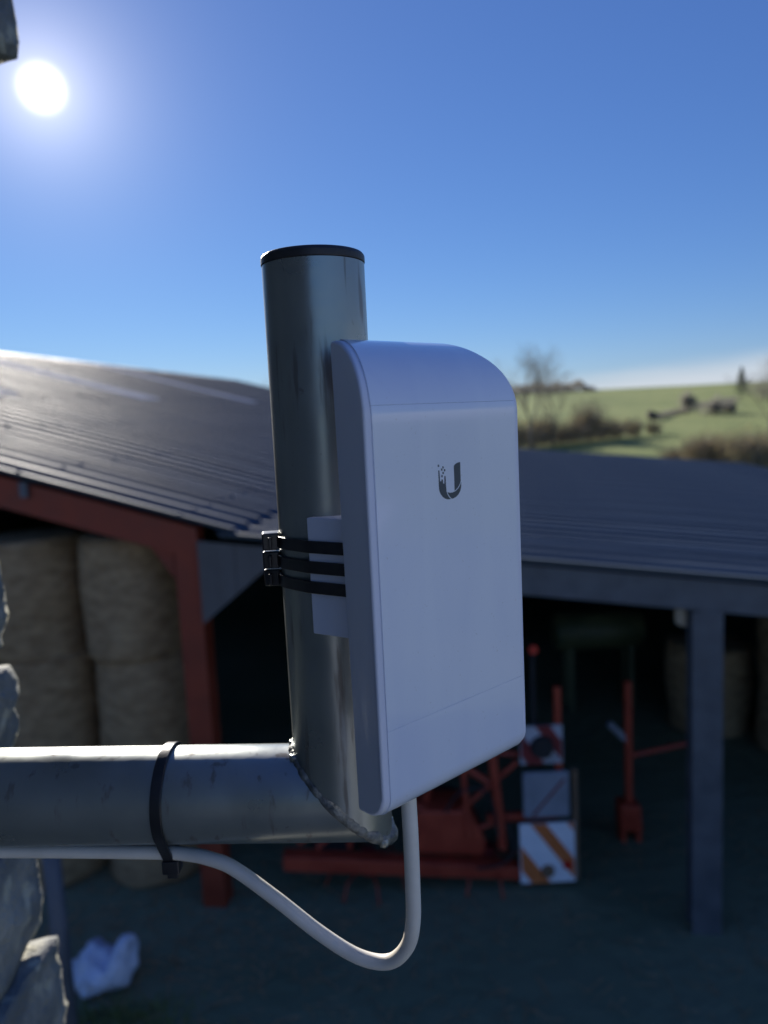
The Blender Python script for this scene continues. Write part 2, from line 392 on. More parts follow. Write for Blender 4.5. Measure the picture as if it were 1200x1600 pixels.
first = {'l': 1, 'u': 1, 's': 1}
for k in range(30):
    y = -.12 + k * 1.2
    jz = random.uniform(-.004, .004)
    for key, src, x0, dz in (('l', lo_src, -6.15, 0), ('s' if k in (4, 9, 16) else 'u', sk_src if k in (4, 9, 16) else up_src, -12.05, .012)):
        loc = (x0, y, rz_main(x0) + dz + jz)
        if first[key]: src.location = loc; first[key] = 0
        else: inst(src.name.split('.')[0], src, barn, loc)
# the other side of the roof, never seen from the yard
MB().prism([(-24.3, 0, EV - .1), (-12, 0, rz_main(-12)), (-12, 0, rz_main(-12) - .05), (-24.3, 0, EV - .15)], (0, -.12, 0), (0, 35.9, 0)).build('roof_slope', M['roof'], barn)
MB().prism([(-12.3, 0, rz_main(-12) - .02), (-12, 0, rz_main(-12) + .075), (-11.7, 0, rz_main(-12) - .02)], (0, -.12, 0), (0, 35.9, 0)).build('ridge_cap', M['roof'], barn)
def rafter(y, name='rafter', dep=.32):
    t = -.06
    r = MB().prism([(-12, 0, rz_main(-12) + t), (-.22, 0, rz_main(-.22) + t), (-.22, 0, rz_main(-.22) + t - dep), (-12, 0, rz_main(-12) + t - dep)], (0, y, 0), (0, y + .2, 0)).build(name, M['redoxide'], barn)
    MB().box(-.47, -.22, y + .002, y + .23, 0, rz_main(-.36) - .06 - dep + .02).build('post', M['redoxide'], barn)
    zz = rz_main(-.5) + t - dep
    MB().prism([(-.5, 0, zz + .015), (-.5, 0, zz - .26), (-.52, 0, zz - .26), (-.74, 0, zz + .065)], (0, y + .05, 0), (0, y + .15, 0)).build('haunch', M['redoxide'], barn)
for i, y in enumerate((0, 7, 14, 21, 28, 35.5)): rafter(y)
for k, x in enumerate((-10.5, -8.8, -7.1, -5.4, -3.7, -2.0)):
    MB().box(x - .04, x + .04, -.05, 35.8, rz_main(x) - .20, rz_main(x) - .045).build('purlin', M['galvdull'], barn)
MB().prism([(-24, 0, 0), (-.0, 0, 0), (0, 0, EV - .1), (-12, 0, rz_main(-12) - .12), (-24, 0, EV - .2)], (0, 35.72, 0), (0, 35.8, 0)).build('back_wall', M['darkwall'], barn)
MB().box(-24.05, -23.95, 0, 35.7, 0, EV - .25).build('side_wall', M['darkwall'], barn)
MB().prism([(-24, 0, 0), (-12.1, 0, 0), (-12.1, 0, rz_main(-12) - .42), (-24, 0, EV - .45)], (0, 0.02, 0), (0, .08, 0)).build('gable_wall', M['cladding'], barn)
MB().box(-.1, .06, 20.8, 35.7, 0, EV - .03).build('rear_side_wall', M['cladding'], barn)
# sheet filling the corner beside the red post
cp = MB()
for k in range(6):
    x0, x1 = -.2 + k * .19, -.2 + (k + 1) * .19 - .004
    zt = 3.97; zb = lambda x: min(zt - .02, 3.13 + (x + .2) * .80)
    cp.prism([(x0, 0, zt - .11 * (x0 + .2)), (x1, 0, zt - .11 * (x1 + .2)), (x1, 0, zb(x1)), (x0, 0, zb(x0))], (0, -.055 - .006 * (k % 2), 0), (0, -.03, 0))
cp.build('corner_sheet', M['cladding'], barn)
# row of fixing screws on the lower sheets
bm_ = MB().tube([(0, 0, 0), (0, 0, .010), (0, 0, .016)], [.020, .020, .011], 8)
b0 = bm_.build('roof_bolt', M['galvdull'], barn)
first_b = True
for x in (-.35, -2.0, -3.7, -5.4):
    for k in range(22):
        if k % 3 == 1 and x < -1: continue
        y = -.12 + .035 + k * .4
        loc = (x + random.uniform(-.02, .02), y, rz_main(x) + .062)
        if first_b: b0.location = loc; first_b = False
        else: inst('roof_bolt', b0, barn, loc)

# ------------------------------------------------------------------ lean-to
lean = empty('lean_to', BARN, BZ)
tag(lean, 'low lean-to shed with a shallow dark ribbed roof and a dark open front', 'shed')
LZ, LS = 4.005, .108
def rz_lean(x): return LZ - LS * x
ls = sheet_mesh('roof_sheet', 11.4, LS, M['roof']); ls.parent = lean
for k in range(18):
    loc = (.03, -.14 + k * 1.2, rz_lean(.03) + random.uniform(-.003, .003))
    if k == 0: ls.location = loc
    else: inst('roof_sheet', ls, lean, loc)
def sl_beam(x0, x1, t, dep, y0, y1, name, mat):
    return MB().prism([(x0, 0, rz_lean(x0) - t), (x1, 0, rz_lean(x1) - t), (x1, 0, rz_lean(x1) - t - dep), (x0, 0, rz_lean(x0) - t - dep)], (0, y0, 0), (0, y1, 0)).build(name, mat, lean, bevel=.006)
sl_beam(.85, 11.3, .02, .29, -.03, .12, 'fascia_beam', M['galvdull'])
for x in (4.46, 9.1):
    c = MB()
    c.box(x, x + .27, -.04, -.015, 0, rz_lean(x) - .32)
    c.box(x, x + .27, .155, .18, 0, rz_lean(x) - .32)
    c.box(x + .122, x + .148, -.015, .155, 0, rz_lean(x) - .32)
    c.build('column', M['galvdull'], lean)
for y in (7, 14): sl_beam(0.1, 11.2, .06, .28, y, y + .18, 'rafter', M['galvdull'])
for k, x in enumerate((1.5, 3.5, 5.5, 7.5, 9.5)):
    MB().box(x - .04, x + .04, 0.13, 20.7, rz_lean(x) - .19, rz_lean(x) - .04).build('purlin', M['galvdull'], lean)
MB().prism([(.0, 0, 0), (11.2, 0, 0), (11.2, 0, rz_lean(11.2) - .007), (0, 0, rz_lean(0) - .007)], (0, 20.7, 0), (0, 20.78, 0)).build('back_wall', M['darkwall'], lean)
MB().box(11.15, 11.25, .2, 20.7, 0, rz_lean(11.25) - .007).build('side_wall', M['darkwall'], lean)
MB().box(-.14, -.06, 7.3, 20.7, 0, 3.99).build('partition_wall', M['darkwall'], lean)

# ------------------------------------------------------------------ bales
def bale_mesh(seed, r=.60, h=1.34):
    mb = MB(); nr, nz = 30, 14
    prof = [(0, 0), (.5, 0), (.88, .0), (.97, .015), (1, .05)] + [(1.0, .05 + .90 * k / 8) for k in range(1, 8)] + [(1, .95), (.97, .985), (.88, 1.0), (.5, 1.0), (0, 1.0)]
    for i, (rr, zz) in enumerate(prof):
        for k in range(nr):
            a = 2 * math.pi * k / nr
            p = Vector((math.cos(a) * rr * r, math.sin(a) * rr * r, zz * h))
            w = noise.noise(p * 1.6 + Vector((seed * 5, 0, 0))) * .11 + noise.noise(p * 6 + Vector((seed, 3, 0))) * .025
            sag = 1 + .035 * math.sin(zz * math.pi)
            mb.v.append((p.x * (sag + w), p.y * (sag + w), p.z + .02 * noise.noise(p * 3 + Vector((0, seed, 0))) * (0 < zz < 1)))
    rnd = random.Random(seed)
    n = len(prof)
    mb.f = [(i * nr + k, i * nr + (k + 1) % nr, (i + 1) * nr + (k + 1) % nr, (i + 1) * nr + k) for i in range(n - 1) for k in range(nr)]
    for q in range(420):
        a = rnd.uniform(0, 6.283); z = h * rnd.choice((rnd.random(), .97, .03)); c, sn = math.cos(a), math.sin(a)
        p = Vector((c * r * .98, sn * r * .98, z)); d = Vector((c * rnd.uniform(.2, 1) - sn * rnd.gauss(0, 1), sn * rnd.uniform(.2, 1) + c * rnd.gauss(0, 1), rnd.gauss(0, .8))).normalized() * rnd.uniform(.05, .14)
        wv = d.orthogonal().normalized() * .006
        mb.add([p - wv, p + wv, p + d], [(0, 1, 2)])
    return mb
row = ['bottom', 'middle', 'top']
side = ['rightmost stack beside the red post', 'second stack from the red post', 'third stack from the red post']
bm3 = [bale_mesh(s) for s in range(3)]
for c in range(3):
    for r_ in range(3):
        nm = bm3[(c + r_) % 3]
        o = nm.build('straw_bale', M['straw'], smooth=True)
        X = -2.80 - c * 1.18 + random.uniform(-.04, .04); Y = 8.45 + .12 * c + random.uniform(-.05, .05)
        o.location = (X, Y, .03 + r_ * 1.30); o.rotation_euler = (0, 0, random.uniform(0, 6)); o.scale = (.93 if c == 0 else 1.0, .93, 1)
        tag(o, f'round tan straw bale, {row[r_]} of the {side[c]}', 'bale', 'straw bales stacked in the barn')
for (X, Y, z, lab) in ((4.95, 11.6, .03, 'round straw bale standing behind the grey column in the lean-to'),):
    o = bm3[1].build('straw_bale', M['straw'], smooth=True); o.location = (X, Y, z); tag(o, lab, 'bale')
o = bm3[2].build('straw_bale', M['straw'], smooth=True); o.location = (5.9, 10.6, 1.35); tag(o, 'raised straw bale right of the grey column in the lean-to', 'bale')
o = bm3[0].build('straw_bale', M['straw'], smooth=True); o.location = (5.9, 10.6, .03); tag(o, 'lower straw bale on the floor right of the grey column', 'bale')

# ------------------------------------------------------------------ red implement in the lean-to
imp = empty('farm_implement', (0.35, 7.7, 0))
tag(imp, 'red farm implement with striped warning boards parked in the lean-to', 'farm machine')
ox = -.35
def ib(x0, x1, y0, y1, z0, z1, name, mat, bev=.012): return MB().box(x0 + ox, x1 + ox, y0, y1, z0, z1).build(name, mat, imp, bevel=bev)
MB().prism([(-1.25 + ox, 0, .53), (1.28 + ox, 0, .27), (1.28 + ox, 0, .13), (-1.25 + ox, 0, .36)], (0, -.08, 0), (0, .10, 0)).build('main_beam', M['redpaint'], imp, bevel=.012)
MB().prism([(.10 + ox, 0, .90), (.76 + ox, 0, .87), (.93 + ox, 0, .50), (.90 + ox, 0, .34), (.08 + ox, 0, .42)], (0, .05, 0), (0, .55, 0)).build('hopper', M['redpaint'], imp, bevel=.03)
MB().tube([(.70 + ox, .1, 1.55), (.74 + ox, .02, .60)], .035, 8).build('leg', M['redpaint'], imp)
MB().tube([(1.02 + ox, .1, 1.55), (1.10 + ox, .02, .45)], .05, 8).build('leg', M['redpaint'], imp)
MB().tube([(.45 + ox, .2, 1.5), (1.05 + ox, .12, 1.1)], .04, 8).build('brace', M['redpaint'], imp)
MB().tube([(.30 + ox, .3, .85), (.42 + ox, .3, 1.5), (.72 + ox, .2, 1.52)], .04, 8).build('lift_arm', M['redpaint'], imp)
MB().box(1.69 + ox, 1.76 + ox, .04, .12, .75, 2.2).build('upright', M['redpaint'], imp, bevel=.01)
ib(.95, 1.70, .08, .16, .70, .79, 'cross_beam', M['redpaint'])
MB().tube([(.62 + ox, .1, .82), (1.30 + ox, .15, 1.35)], .03, 8).build('brace', M['redpaint'], imp)
for cx in (-.35, .95):
    hub = MB().tube([(cx + ox, .25, .10), (cx + ox, .25, .36)], .09, 10).build('tine_rotor', M['darkred'], imp)
    for k in range(8):
        a = k * math.pi / 4 + .2
        ca, sa = math.cos(a), math.sin(a)
        MB().tube([(cx + ox + ca * .08, .25 + sa * .08, .25), (cx + ox + ca * .42, .25 + sa * .42, .20), (cx + ox + ca * .50, .25 + sa * .50, .03)], .012, 5).build('tine', M['redpaint'], hub)
def board(x0, x1, z0, z1, y, name, stripes, m_stripe):
    b = MB().box(x0 + ox, x1 + ox, y, y + .02, z0, z1).build(name, M['whiteboard'], imp, bevel=.004)
    w, h = x1 - x0, z1 - z0
    for (u0, u1) in stripes:            # bands running down to the right, clipped to the board
        pts = []
        poly = [(u0 * w, h), (u1 * w, h), (u1 * w + .72 * h, 0), (u0 * w + .72 * h, 0)]
        def clip(pl, f):
            out = []
            for i in range(len(pl)):
                a, c = pl[i - 1], pl[i]; fa, fc = f(a), f(c)
                if (fa >= 0) != (fc >= 0):
                    t = fa / (fa - fc); out.append((a[0] + (c[0] - a[0]) * t, a[1] + (c[1] - a[1]) * t))
                if fc >= 0: out.append(c)
            return out
        poly = clip(poly, lambda p: p[0] - .01); poly = clip(poly, lambda p: w - .01 - p[0])
        if len(poly) > 2:
            MB().prism([(x0 + ox + p[0], 0, z0 + p[1]) for p in poly], (0, y - .004, 0), (0, y + .002, 0)).build('stripe', m_stripe, b)
    return b
bd = board(1.262, 1.842, .105, .772, -.10, 'warning_board', [(-.62, -.28), (.20, .48), (.86, 1.2)], M['orange'])
MB().tube([(1.55 + ox, -.102, .24), (1.55 + ox, -.135, .24)], [.075, .06], 12).build('lamp', M['timber'], bd)
MB().tube([(1.76 + ox, -.102, .30), (1.76 + ox, -.125, .30)], [.05, .045], 12).build('reflector', M['reflector'], bd)
M['dullboard'] = noisy('dirty_white_board', (.30, .31, .34), (.50, .51, .55), 5, (.5, .7))
ub = board(1.31, 1.76, 1.38, 1.80, .01, 'warning_board', [(-.5, -.1), (.35, .7)], M['darkred']); ub.data.materials[0] = M['dullboard']; ub['label'] = 'faded upper warning board with dark red stripes'
MB().tube([(1.54 + ox, .006, 1.57), (1.54 + ox, -.05, 1.57)], [.13, .11], 14).build('lamp', M['rubber'], ub)
gp = MB().box(1.325 + ox, 1.815 + ox, -.03, .02, .795, 1.30).build('side_panel', M['greypanel'], imp, bevel=.02)
MB().tube([(1.42 + ox, -.034, .83), (1.76 + ox, -.034, 1.22)], .012, 6).build('stay', M['darkred'], gp)
MB().box(1.848 + ox, 1.895 + ox, -.06, .02, .09, 1.33).build('stake', M['timber'], imp, bevel=.006)
MB().tube([(1.484 + ox, .08, 2.61), (1.484 + ox, .05, 2.61)], .05, 10).build('reflector', M['reflector'], imp)
MB().tube([(1.484 + ox, .12, 1.6), (1.484 + ox, .12, 2.66)], .028, 8).build('mast', M['rubber'], imp)
for (x, rr) in ((-.75, .36), (.5, .36)):
    wv = [(x + ox, .75, rr), (x + ox, .97, rr)]
    MB().tube([(x + ox, .74, rr), (x + ox, .78, rr), (x + ox, .98, rr), (x + ox, 1.02, rr)], [rr * .86, rr, rr, rr * .86], 24).build('wheel', M['rubber'], imp, smooth=False)
for p in ([(.5, .0, .9), (.62, -.12, 1.15), (.85, -.1, 1.2), (1.0, -.02, .95), (1.05, .0, .6)], [(.2, .0, .9), (.1, -.15, 1.1), (.3, -.15, 1.3), (.6, .0, 1.3)], [(1.15, .0, .75), (1.2, -.1, .5), (1.05, -.12, .35), (.8, -.1, .3)]):
    MB().tube(smooth_path([(x + ox, y, z) for x, y, z in p], 6), .014, 6).build('hose', M['rubber'], imp, smooth=True)
for (x0, z0, x1, z1) in ((-.9, .5, -.2, 1.05), (-.2, 1.05, .35, .85), (-.55, .48, -.5, 1.0), (.85, 1.5, 1.5, 1.42), (.75, .6, 1.28, .75), (-1.1, .55, -.55, .98)):
    MB().tube([(x0 + ox, .12, z0), (x1 + ox, .14, z1)], .03, 8).build('link', M['redpaint'], imp)
o = empty('machine_stand', (2.70, 8.5, 0))
tag(o, 'tall thin red upright on a small red foot right of the striped boards', 'farm machine')
MB().box(-.04, .04, -.04, .04, .485, 1.95).build('upright', M['redpaint'], o, bevel=.01)
MB().prism([(-.13, 0, .50), (.11, 0, .48), (.13, 0, .16), (-.13, 0, .18)], (0, -.12, 0), (0, .12, 0)).build('base', M['redpaint'], o, bevel=.02)
for x in (-.09, .09): MB().box(x - .025, x + .025, -.1, .1, 0, .19).build('foot', M['redpaint'], o)
MB().tube([(.04, 0, 1.05), (.75, .1, 1.12)], .03, 8).build('arm', M['redpaint'], o)
MB().tube([(-.03, 0, 1.25), (-.22, .0, 1.45)], .04, 8).build('arm', M['greypanel'], o)
# cream work lamp under the fascia
o = empty('work_lamp', (2.83, 7.25, 0)); tag(o, 'cream hanging work lamp under the lean-to beam beside the grey column', 'lamp')
MB().tube([(0, 0, 3.19), (.012, 0, 3.165), (.012, 0, 3.12), (.02, 0, 3.06), (.02, 0, 2.97), (.012, 0, 2.935)], [.02, .045, .06, .085, .08, .03], 14).build('shade', M['lampglass'], o, smooth=True)
MB().tube([(0, 0, 3.19), (-.02, 0, 3.33)], .012, 6).build('hook', M['rubber'], o)
# tank deep inside
o = empty('tank', (3.5, 12.6, 0)); tag(o, 'dark olive tank on short legs deep inside the lean-to', 'tank')
MB().tube([(-.75, 0, 1.35), (-.70, 0, 1.35), (.70, 0, 1.35), (.75, 0, 1.35)], [.22, .32, .32, .22], 20).build('body', M['tank'], o, smooth=True)
for x in (-.5, .5):
    for y in (-.2, .2): MB().box(x - .04, x + .04, y - .04, y + .04, 0, 1.14).build('leg', M['tank'], o)
# white polythene bag on the ground
bg_ = bmesh.new(); bmesh.ops.create_icosphere(bg_, subdivisions=4, radius=1)
for v in bg_.verts:
    p = v.co.copy()
    d = 1 + .28 * noise.noise(p * 1.7 + Vector((4, 0, 0))) + .18 * noise.noise(p * 4.5) + .09 * abs(noise.noise(p * 9))
    q = Vector((p.x * .28 * d, p.y * .22 * d, p.z * .19 * d + .03 * p.x))
    if p.x > .3: q.z += (p.x - .3) * .30 * max(0, .6 + p.z)
    if p.x < -.2: q.z += .06 * max(0, p.z)
    q.z -= .08 * math.exp(-((p.x - .25) / .22) ** 2) * max(0, p.z)
    v.co = q
lo = min(v.co.z for v in bg_.verts)
for v in bg_.verts: v.co.z = max(v.co.z, lo + .05)
me = bpy.data.meshes.new('plastic_bag'); bg_.to_mesh(me); bg_.free(); me.materials.append(M['bag'])
for p in me.polygons: p.use_smooth = True
o = bpy.data.objects.new('plastic_bag', me); COL.objects.link(o); o.location = (-2.78, 6.5, .19)
tag(o, 'crumpled white plastic bag lying on the dark yard', 'bag')
# steel post by the stone wall
o = empty('gate_post', (-2.42, 5.0, 0)); tag(o, 'dull grey-blue steel post standing in the yard next to the stone wall corner', 'post')
MB().tube([(0, 0, 0), (0, 0, 2.6)], .06, 16).build('shaft', M['galvdull'], o, smooth=True)
MB().tube([(0, 0, 2.6), (0, 0, 2.62), (0, 0, 2.64)], [.066, .066, .03], 16).build('cap', M['galvdull'], o)
MB().tube([(.05, 0, .8), (.13, 0, .8), (.13, 0, .9)], .018, 8).build('hinge_pin', M['galvdull'], o)
# weeds at the edge of the yard
wb = MB()
for k in range(900):
    x = random.gauss(-2.55, .35); y = random.gauss(6.05, .12); h = random.uniform(.03, .12); a = random.uniform(0, 6.28)
    dx, dy = math.cos(a) * .008, math.sin(a) * .008; lx, ly = random.gauss(0, .03), random.gauss(0, .03)
    wb.add([(x - dx, y - dy, .03), (x + dx, y + dy, .03), (x + lx, y + ly, .03 + h)], [(0, 1, 2)])
tag(wb.build('weeds', M['grass'], fix=False), 'sparse green weeds on the yard near the white bag', 'weeds', kind='stuff')

random.seed(41); sl = MB()
for k in range(1300):
    x, y = (random.gauss(-2.6, 1.6), random.gauss(6.9, .8)) if k % 2 else (random.uniform(-4, 6), random.uniform(5, 9))
    a = random.uniform(0, 6.28); L_ = random.uniform(.04, .16); w_ = .004
    c, sn = math.cos(a), math.sin(a); z = .045 + random.uniform(0, .012)
    sl.add([(x - c * L_ - sn * w_, y - sn * L_ + c * w_, z), (x - c * L_ + sn * w_, y - sn * L_ - c * w_, z + .004), (x + c * L_ + sn * w_, y + sn * L_ - c * w_, z), (x + c * L_ - sn * w_, y + sn * L_ + c * w_, z + .004)], [(0, 1, 2, 3)])
tag(sl.build('straw_litter', M['straw'], fix=False), 'loose straw scattered over the dark yard', 'straw', kind='stuff')

# ------------------------------------------------------------------ trees and hedges beyond
def bare_crown(mb, p, d, length, rad, depth, seed_up=.25, spread=.6):
    n = 3; pts = [p]; q = p.copy(); dd = d.copy()
    for i in range(n):
        dd = (dd + Vector((random.gauss(0, .13), random.gauss(0, .13), random.gauss(0, .08) + seed_up * .12))).normalized()
        q = q + dd * (length / n); pts.append(q.copy())
    mb.tube(pts, [rad * (1 - .45 * i / n) for i in range(n + 1)], 5 if depth > 2 else 3, caps=False)
    if depth == 0: return
    for k in range(random.choice((2, 3, 3)) + (depth < 3)):
        t = random.uniform(.45, 1.0); i = min(n - 1, int(t * n)); pp = pts[i].lerp(pts[i + 1], t * n - i)
        nd = (dd + Vector((random.gauss(0, spread), random.gauss(0, spread), random.gauss(seed_up, .25)))).normalized()
        bare_crown(mb, pp, nd, length * random.uniform(.60, .82), rad * .55, depth - 1, seed_up, spread)
def bare_tree(name, x, y, h, label, group, seed, depth=5, trunk_r=.13):
    random.seed(seed); z = height(x, y)
    o = empty(name, (x, y, z)); tag(o, label, 'tree', group)
    tp = [Vector((0, 0, -.2)), Vector((.05, 0, h * .12)), Vector((.12, .05, h * .26))]
    MB().tube(tp, [trunk_r * 1.25, trunk_r, trunk_r * .85], 8).build('trunk', M['bark'], o, smooth=True)
    mb = MB()
    for k in range(4):
        a = k * 1.57 + random.uniform(-.4, .4)
        bare_crown(mb, tp[-1] - Vector((0, 0, random.uniform(0, h * .06))), Vector((math.cos(a) * .45, math.sin(a) * .45, 1)).normalized(), h * .27, trunk_r * .55, depth)
    mb.build('crown', M['twig'], o, fix=False)
    return o
def polar(azd, y): return math.tan(R(azd)) * y
bare_tree('bare_tree', polar(11.0, 62), 62, 10.6, 'tall bare winter tree rising just right of the white antenna', 'bare trees beyond the sheds', 3, depth=6)
bare_tree('bare_tree', polar(12.6, 70), 70, 8.2, 'shorter bare tree beside the tall one, over the lean-to roof', 'bare trees beyond the sheds', 5, depth=6, trunk_r=.1)
bare_tree('bare_tree', polar(15.2, 73), 73, 4.6, 'small bare sapling sticking up out of the hedgerow', 'bare trees beyond the sheds', 15, depth=5, trunk_r=.06)
bare_tree('bare_tree', polar(26.8, 64), 64, 7.5, 'bare tree at the far right edge above the brown bush', 'bare trees beyond the sheds', 8, depth=6, trunk_r=.1)
bare_tree('bare_tree', polar(-8.3, 62), 62, 8.4, 'bare tree peeping over the far end of the barn roof, left of the pole', 'bare trees beyond the sheds', 11, depth=5, trunk_r=.12)
def bush_mesh(seed, h, w, twigs=900, leaves=500, lmat=0):
    random.seed(seed); tw, lf = MB(), MB()
    for k in range(twigs):
        a = random.uniform(0, 6.28); r0 = random.uniform(0, w * .35); lean_ = random.uniform(.1, .9)
        p0 = Vector((math.cos(a) * r0, math.sin(a) * r0, random.uniform(-.1, h * .45)))
        d = Vector((math.cos(a + random.gauss(0, .8)) * lean_, math.sin(a + random.gauss(0, .8)) * lean_, 1)).normalized()
        L_ = random.uniform(.25, .62) * h * (1.1 - .35 * lean_)
        p1 = p0 + d * L_ * .5 + Vector((random.gauss(0, .05), random.gauss(0, .05), 0)); p2 = p1 + (d + Vector((random.gauss(0, .3), random.gauss(0, .3), .1))) * L_ * .5
        wd = .013; s = Vector((-math.sin(a * 7), math.cos(a * 7), 0)) * wd
        tw.add([p0 - s, p0 + s, p1 + s * .7, p1 - s * .7, p2], [(0, 1, 2, 3), (3, 2, 4)])
    for k in range(leaves):
        u = Vector((random.gauss(0, 1), random.gauss(0, 1), random.gauss(0, 1))).normalized() * random.random() ** .4
        c = Vector((u.x * w * .5, u.y * w * .5, h * .5 + u.z * h * .45))
        s = random.uniform(.05, .12); e1 = Vector((random.gauss(0, 1), random.gauss(0, 1), random.gauss(0, 1))).normalized() * s; e2 = e1.orthogonal().normalized() * s * .7
        lf.add([c - e1, c + e2, c + e1, c - e2], [(0, 1, 2, 3)])
    return tw, lf
bsrc = []
for sd, h, w, tn, ln, lm in ((21, 2.4, 3.0, 800, 330, 'leafdark'), (22, 2.0, 3.4, 800, 260, 'leafbrown'), (23, 2.9, 2.6, 800, 180, 'leafdark'), (24, 3.0, 4.2, 2200, 600, 'leafbrown')):
    tw, lf = bush_mesh(sd, h, w, tn, ln); bsrc.append((tw, lf, lm))
bush_meshes = {}
def bush(i, x, y, sc, label, group, rz=0):
    tw, lf, lm = bsrc[i]
    o = empty('bush', (x, y, height(x, y)), rz); tag(o, label, 'bush', group)
    for nm, mb, mt in (('twigs', tw, M['twig']), ('leaves', lf, M[lm])):
        if (i, nm) not in bush_meshes: bush_meshes[(i, nm)] = mb.build(nm, mt, o, fix=False); c = bush_meshes[(i, nm)]
        else: c = inst(nm, bush_meshes[(i, nm)], o)
        c.scale = sc
    return o
random.seed(5)
hedge = [(11.0, 70, 1.35), (12.0, 71, 1.2), (13.1, 72, 1.15), (14.1, 73, 1.3), (15.1, 74, 1.45), (16.0, 75, 1.1), (17.0, 76, 1.2), (18.2, 77, .9), (19.5, 79, .75), (9.9, 69, 1.3)]
ords = ['first', 'second', 'third', 'fourth', 'fifth', 'sixth', 'seventh', 'eighth', 'ninth', 'tenth']
hedge.sort()
for k, (a, y, s) in enumerate(hedge):
    bush((0, 1, 2)[k % 3], polar(a, y), y, (s, s, s * random.uniform(.85, 1.1)), f'dark leafless hedgerow bush beyond the lean-to roof, {ords[k]} of the row counted from the antenna', 'hedgerow bushes beyond the lean-to', random.uniform(0, 6))
bush(3, polar(23.0, 50), 50, (1, 1, .9), 'wide brown twiggy bush behind the right end of the lean-to roof', 'brown bushes at the right')
bush(3, polar(25.8, 47), 47, (1.1, 1.0, 1.05), 'brown twiggy bush at the far right edge over the lean-to roof', 'brown bushes at the right', 2)
bush(1, polar(20.9, 54), 54, (.8, .8, .6), 'small brown bush left of the wide twiggy bush', 'brown bushes at the right', 1)
def crown_tree(name, azd, y, h, w, label, group, seed, conifer=False, mat='farcrown'):
    random.seed(seed); x = polar(azd, y); o = empty(name, (x, y, height(x, y) - .1)); tag(o, label, 'tree', group)
    MB().tube([(0, 0, 0), (0, 0, h * .6)], [.16, .08], 7).build('trunk', M['bark'], o)
    mb = MB()
    blobs = [(Vector((random.gauss(0, w * .2), random.gauss(0, w * .2), h * random.uniform(.35, .8))), random.uniform(.25, .42) * w) for _ in range(9)]
    for k in range(1400 if conifer else 750):
        if conifer:
            t = random.random() ** .7; a = random.uniform(0, 6.28); rr = w * .5 * (1.02 - t) * math.sqrt(random.random()) * (1 + .25 * math.sin(a * 3 + t * 19))
            c = Vector((math.cos(a) * rr, math.sin(a) * rr, h * (.08 + .92 * t)))
        else:
            b = random.choice(blobs); u = Vector((random.gauss(0, 1), random.gauss(0, 1), random.gauss(0, 1))).normalized() * b[1] * random.random() ** .4; c = b[0] + u
        s = random.uniform(.10, .22); e1 = Vector((random.gauss(0, 1), random.gauss(0, 1), random.gauss(0, 1))).normalized() * s; e2 = e1.orthogonal().normalized() * s * .7
        mb.add([c - e1, c + e2, c + e1, c - e2], [(0, 1, 2, 3)])
    mb.build('crown', M['conifer' if conifer else mat], o, fix=False)
crown_tree('field_tree', 21.7, 115, 3.6, 2.6, 'small dark tree at the bend of the field hedge', 'trees on the hillside pasture', 31)
crown_tree('field_tree', 23.4, 108, 2.3, 3.4, 'low spreading dark tree right of the hedge bend', 'trees on the hillside pasture', 32)
crown_tree('field_tree', 24.3, 112, 1.6, 2.2, 'lowest dark bush of the group in the field', 'trees on the hillside pasture', 35)
crown_tree('field_tree', 19.45, 104, 1.2, 1.3, 'tiny lone dark bush at the lower end of the field hedge', 'trees on the hillside pasture', 33)
crown_tree('conifer', 25.1, 165, 6.6, 3.6, 'dark pointed conifer standing on the hill crest at the right', 'trees on the hillside pasture', 34, conifer=True)
crown_tree('field_tree', 26.5, 150, 3.4, 5.0, 'broad grey-green tree on the crest right of the conifer', 'trees on the hillside pasture', 36)
hb = MB(); random.seed(77)
for k in range(1500):
    t = random.random(); a = 19.6 + t * 5.3; y = 104 + (t * 5.3) * (8 if t < .45 else 9.5); x = polar(a, y)
    c = Vector((x + random.gauss(0, .2), y + random.gauss(0, .2), height(x, y) + random.uniform(0, .75)))
    s = random.uniform(.08, .2); e1 = Vector((random.gauss(0, 1), random.gauss(0, 1), random.gauss(0, 1))).normalized() * s; e2 = e1.orthogonal().normalized() * s
    hb.add([c - e1, c + e2, c + e1, c - e2], [(0, 1, 2, 3)])
tag(hb.build('field_hedge', M['farcrown'], fix=False), 'thin low hedge climbing across the green hillside', 'hedge', kind='stuff')
wd = MB()
for k in range(2600):
    a = random.uniform(8.5, 15.6); y = 318 + random.gauss(0, 6); x = polar(a, y)
    hh = 3.6 + 1.8 * noise.noise(Vector((a * 1.9, 0, 0))) - max(0, a - 13.4) * 1.2 + (2.8 * math.exp(-((a - 14.5) / .35) ** 2))
    c = Vector((x, y, height(x, y) + random.random() ** .7 * max(.4, hh)))
    s = random.uniform(.25, .6); e1 = Vector((random.gauss(0, 1), random.gauss(0, 1), random.gauss(0, 1))).normalized() * s; e2 = e1.orthogonal().normalized() * s
    wd.add([c - e1, c + e2, c + e1, c - e2], [(0, 1, 2, 3)])
tag(wd.build('far_wood', M['farcrown'], fix=False), 'distant dark wood along the hill crest', 'wood', kind='stuff')

# ------------------------------------------------------------------ stone wall at the left
WY, WX = .62, -.309
wall = empty('stone_wall', (WX, 0, 0))
tag(wall, 'rough grey limestone wall at the left edge carrying the pole arm', 'wall')
MB().box(-.55, -.035, -7.0, WY - .05, 0, 6.2).build('core', M['mortar'], wall)
random.seed(12)
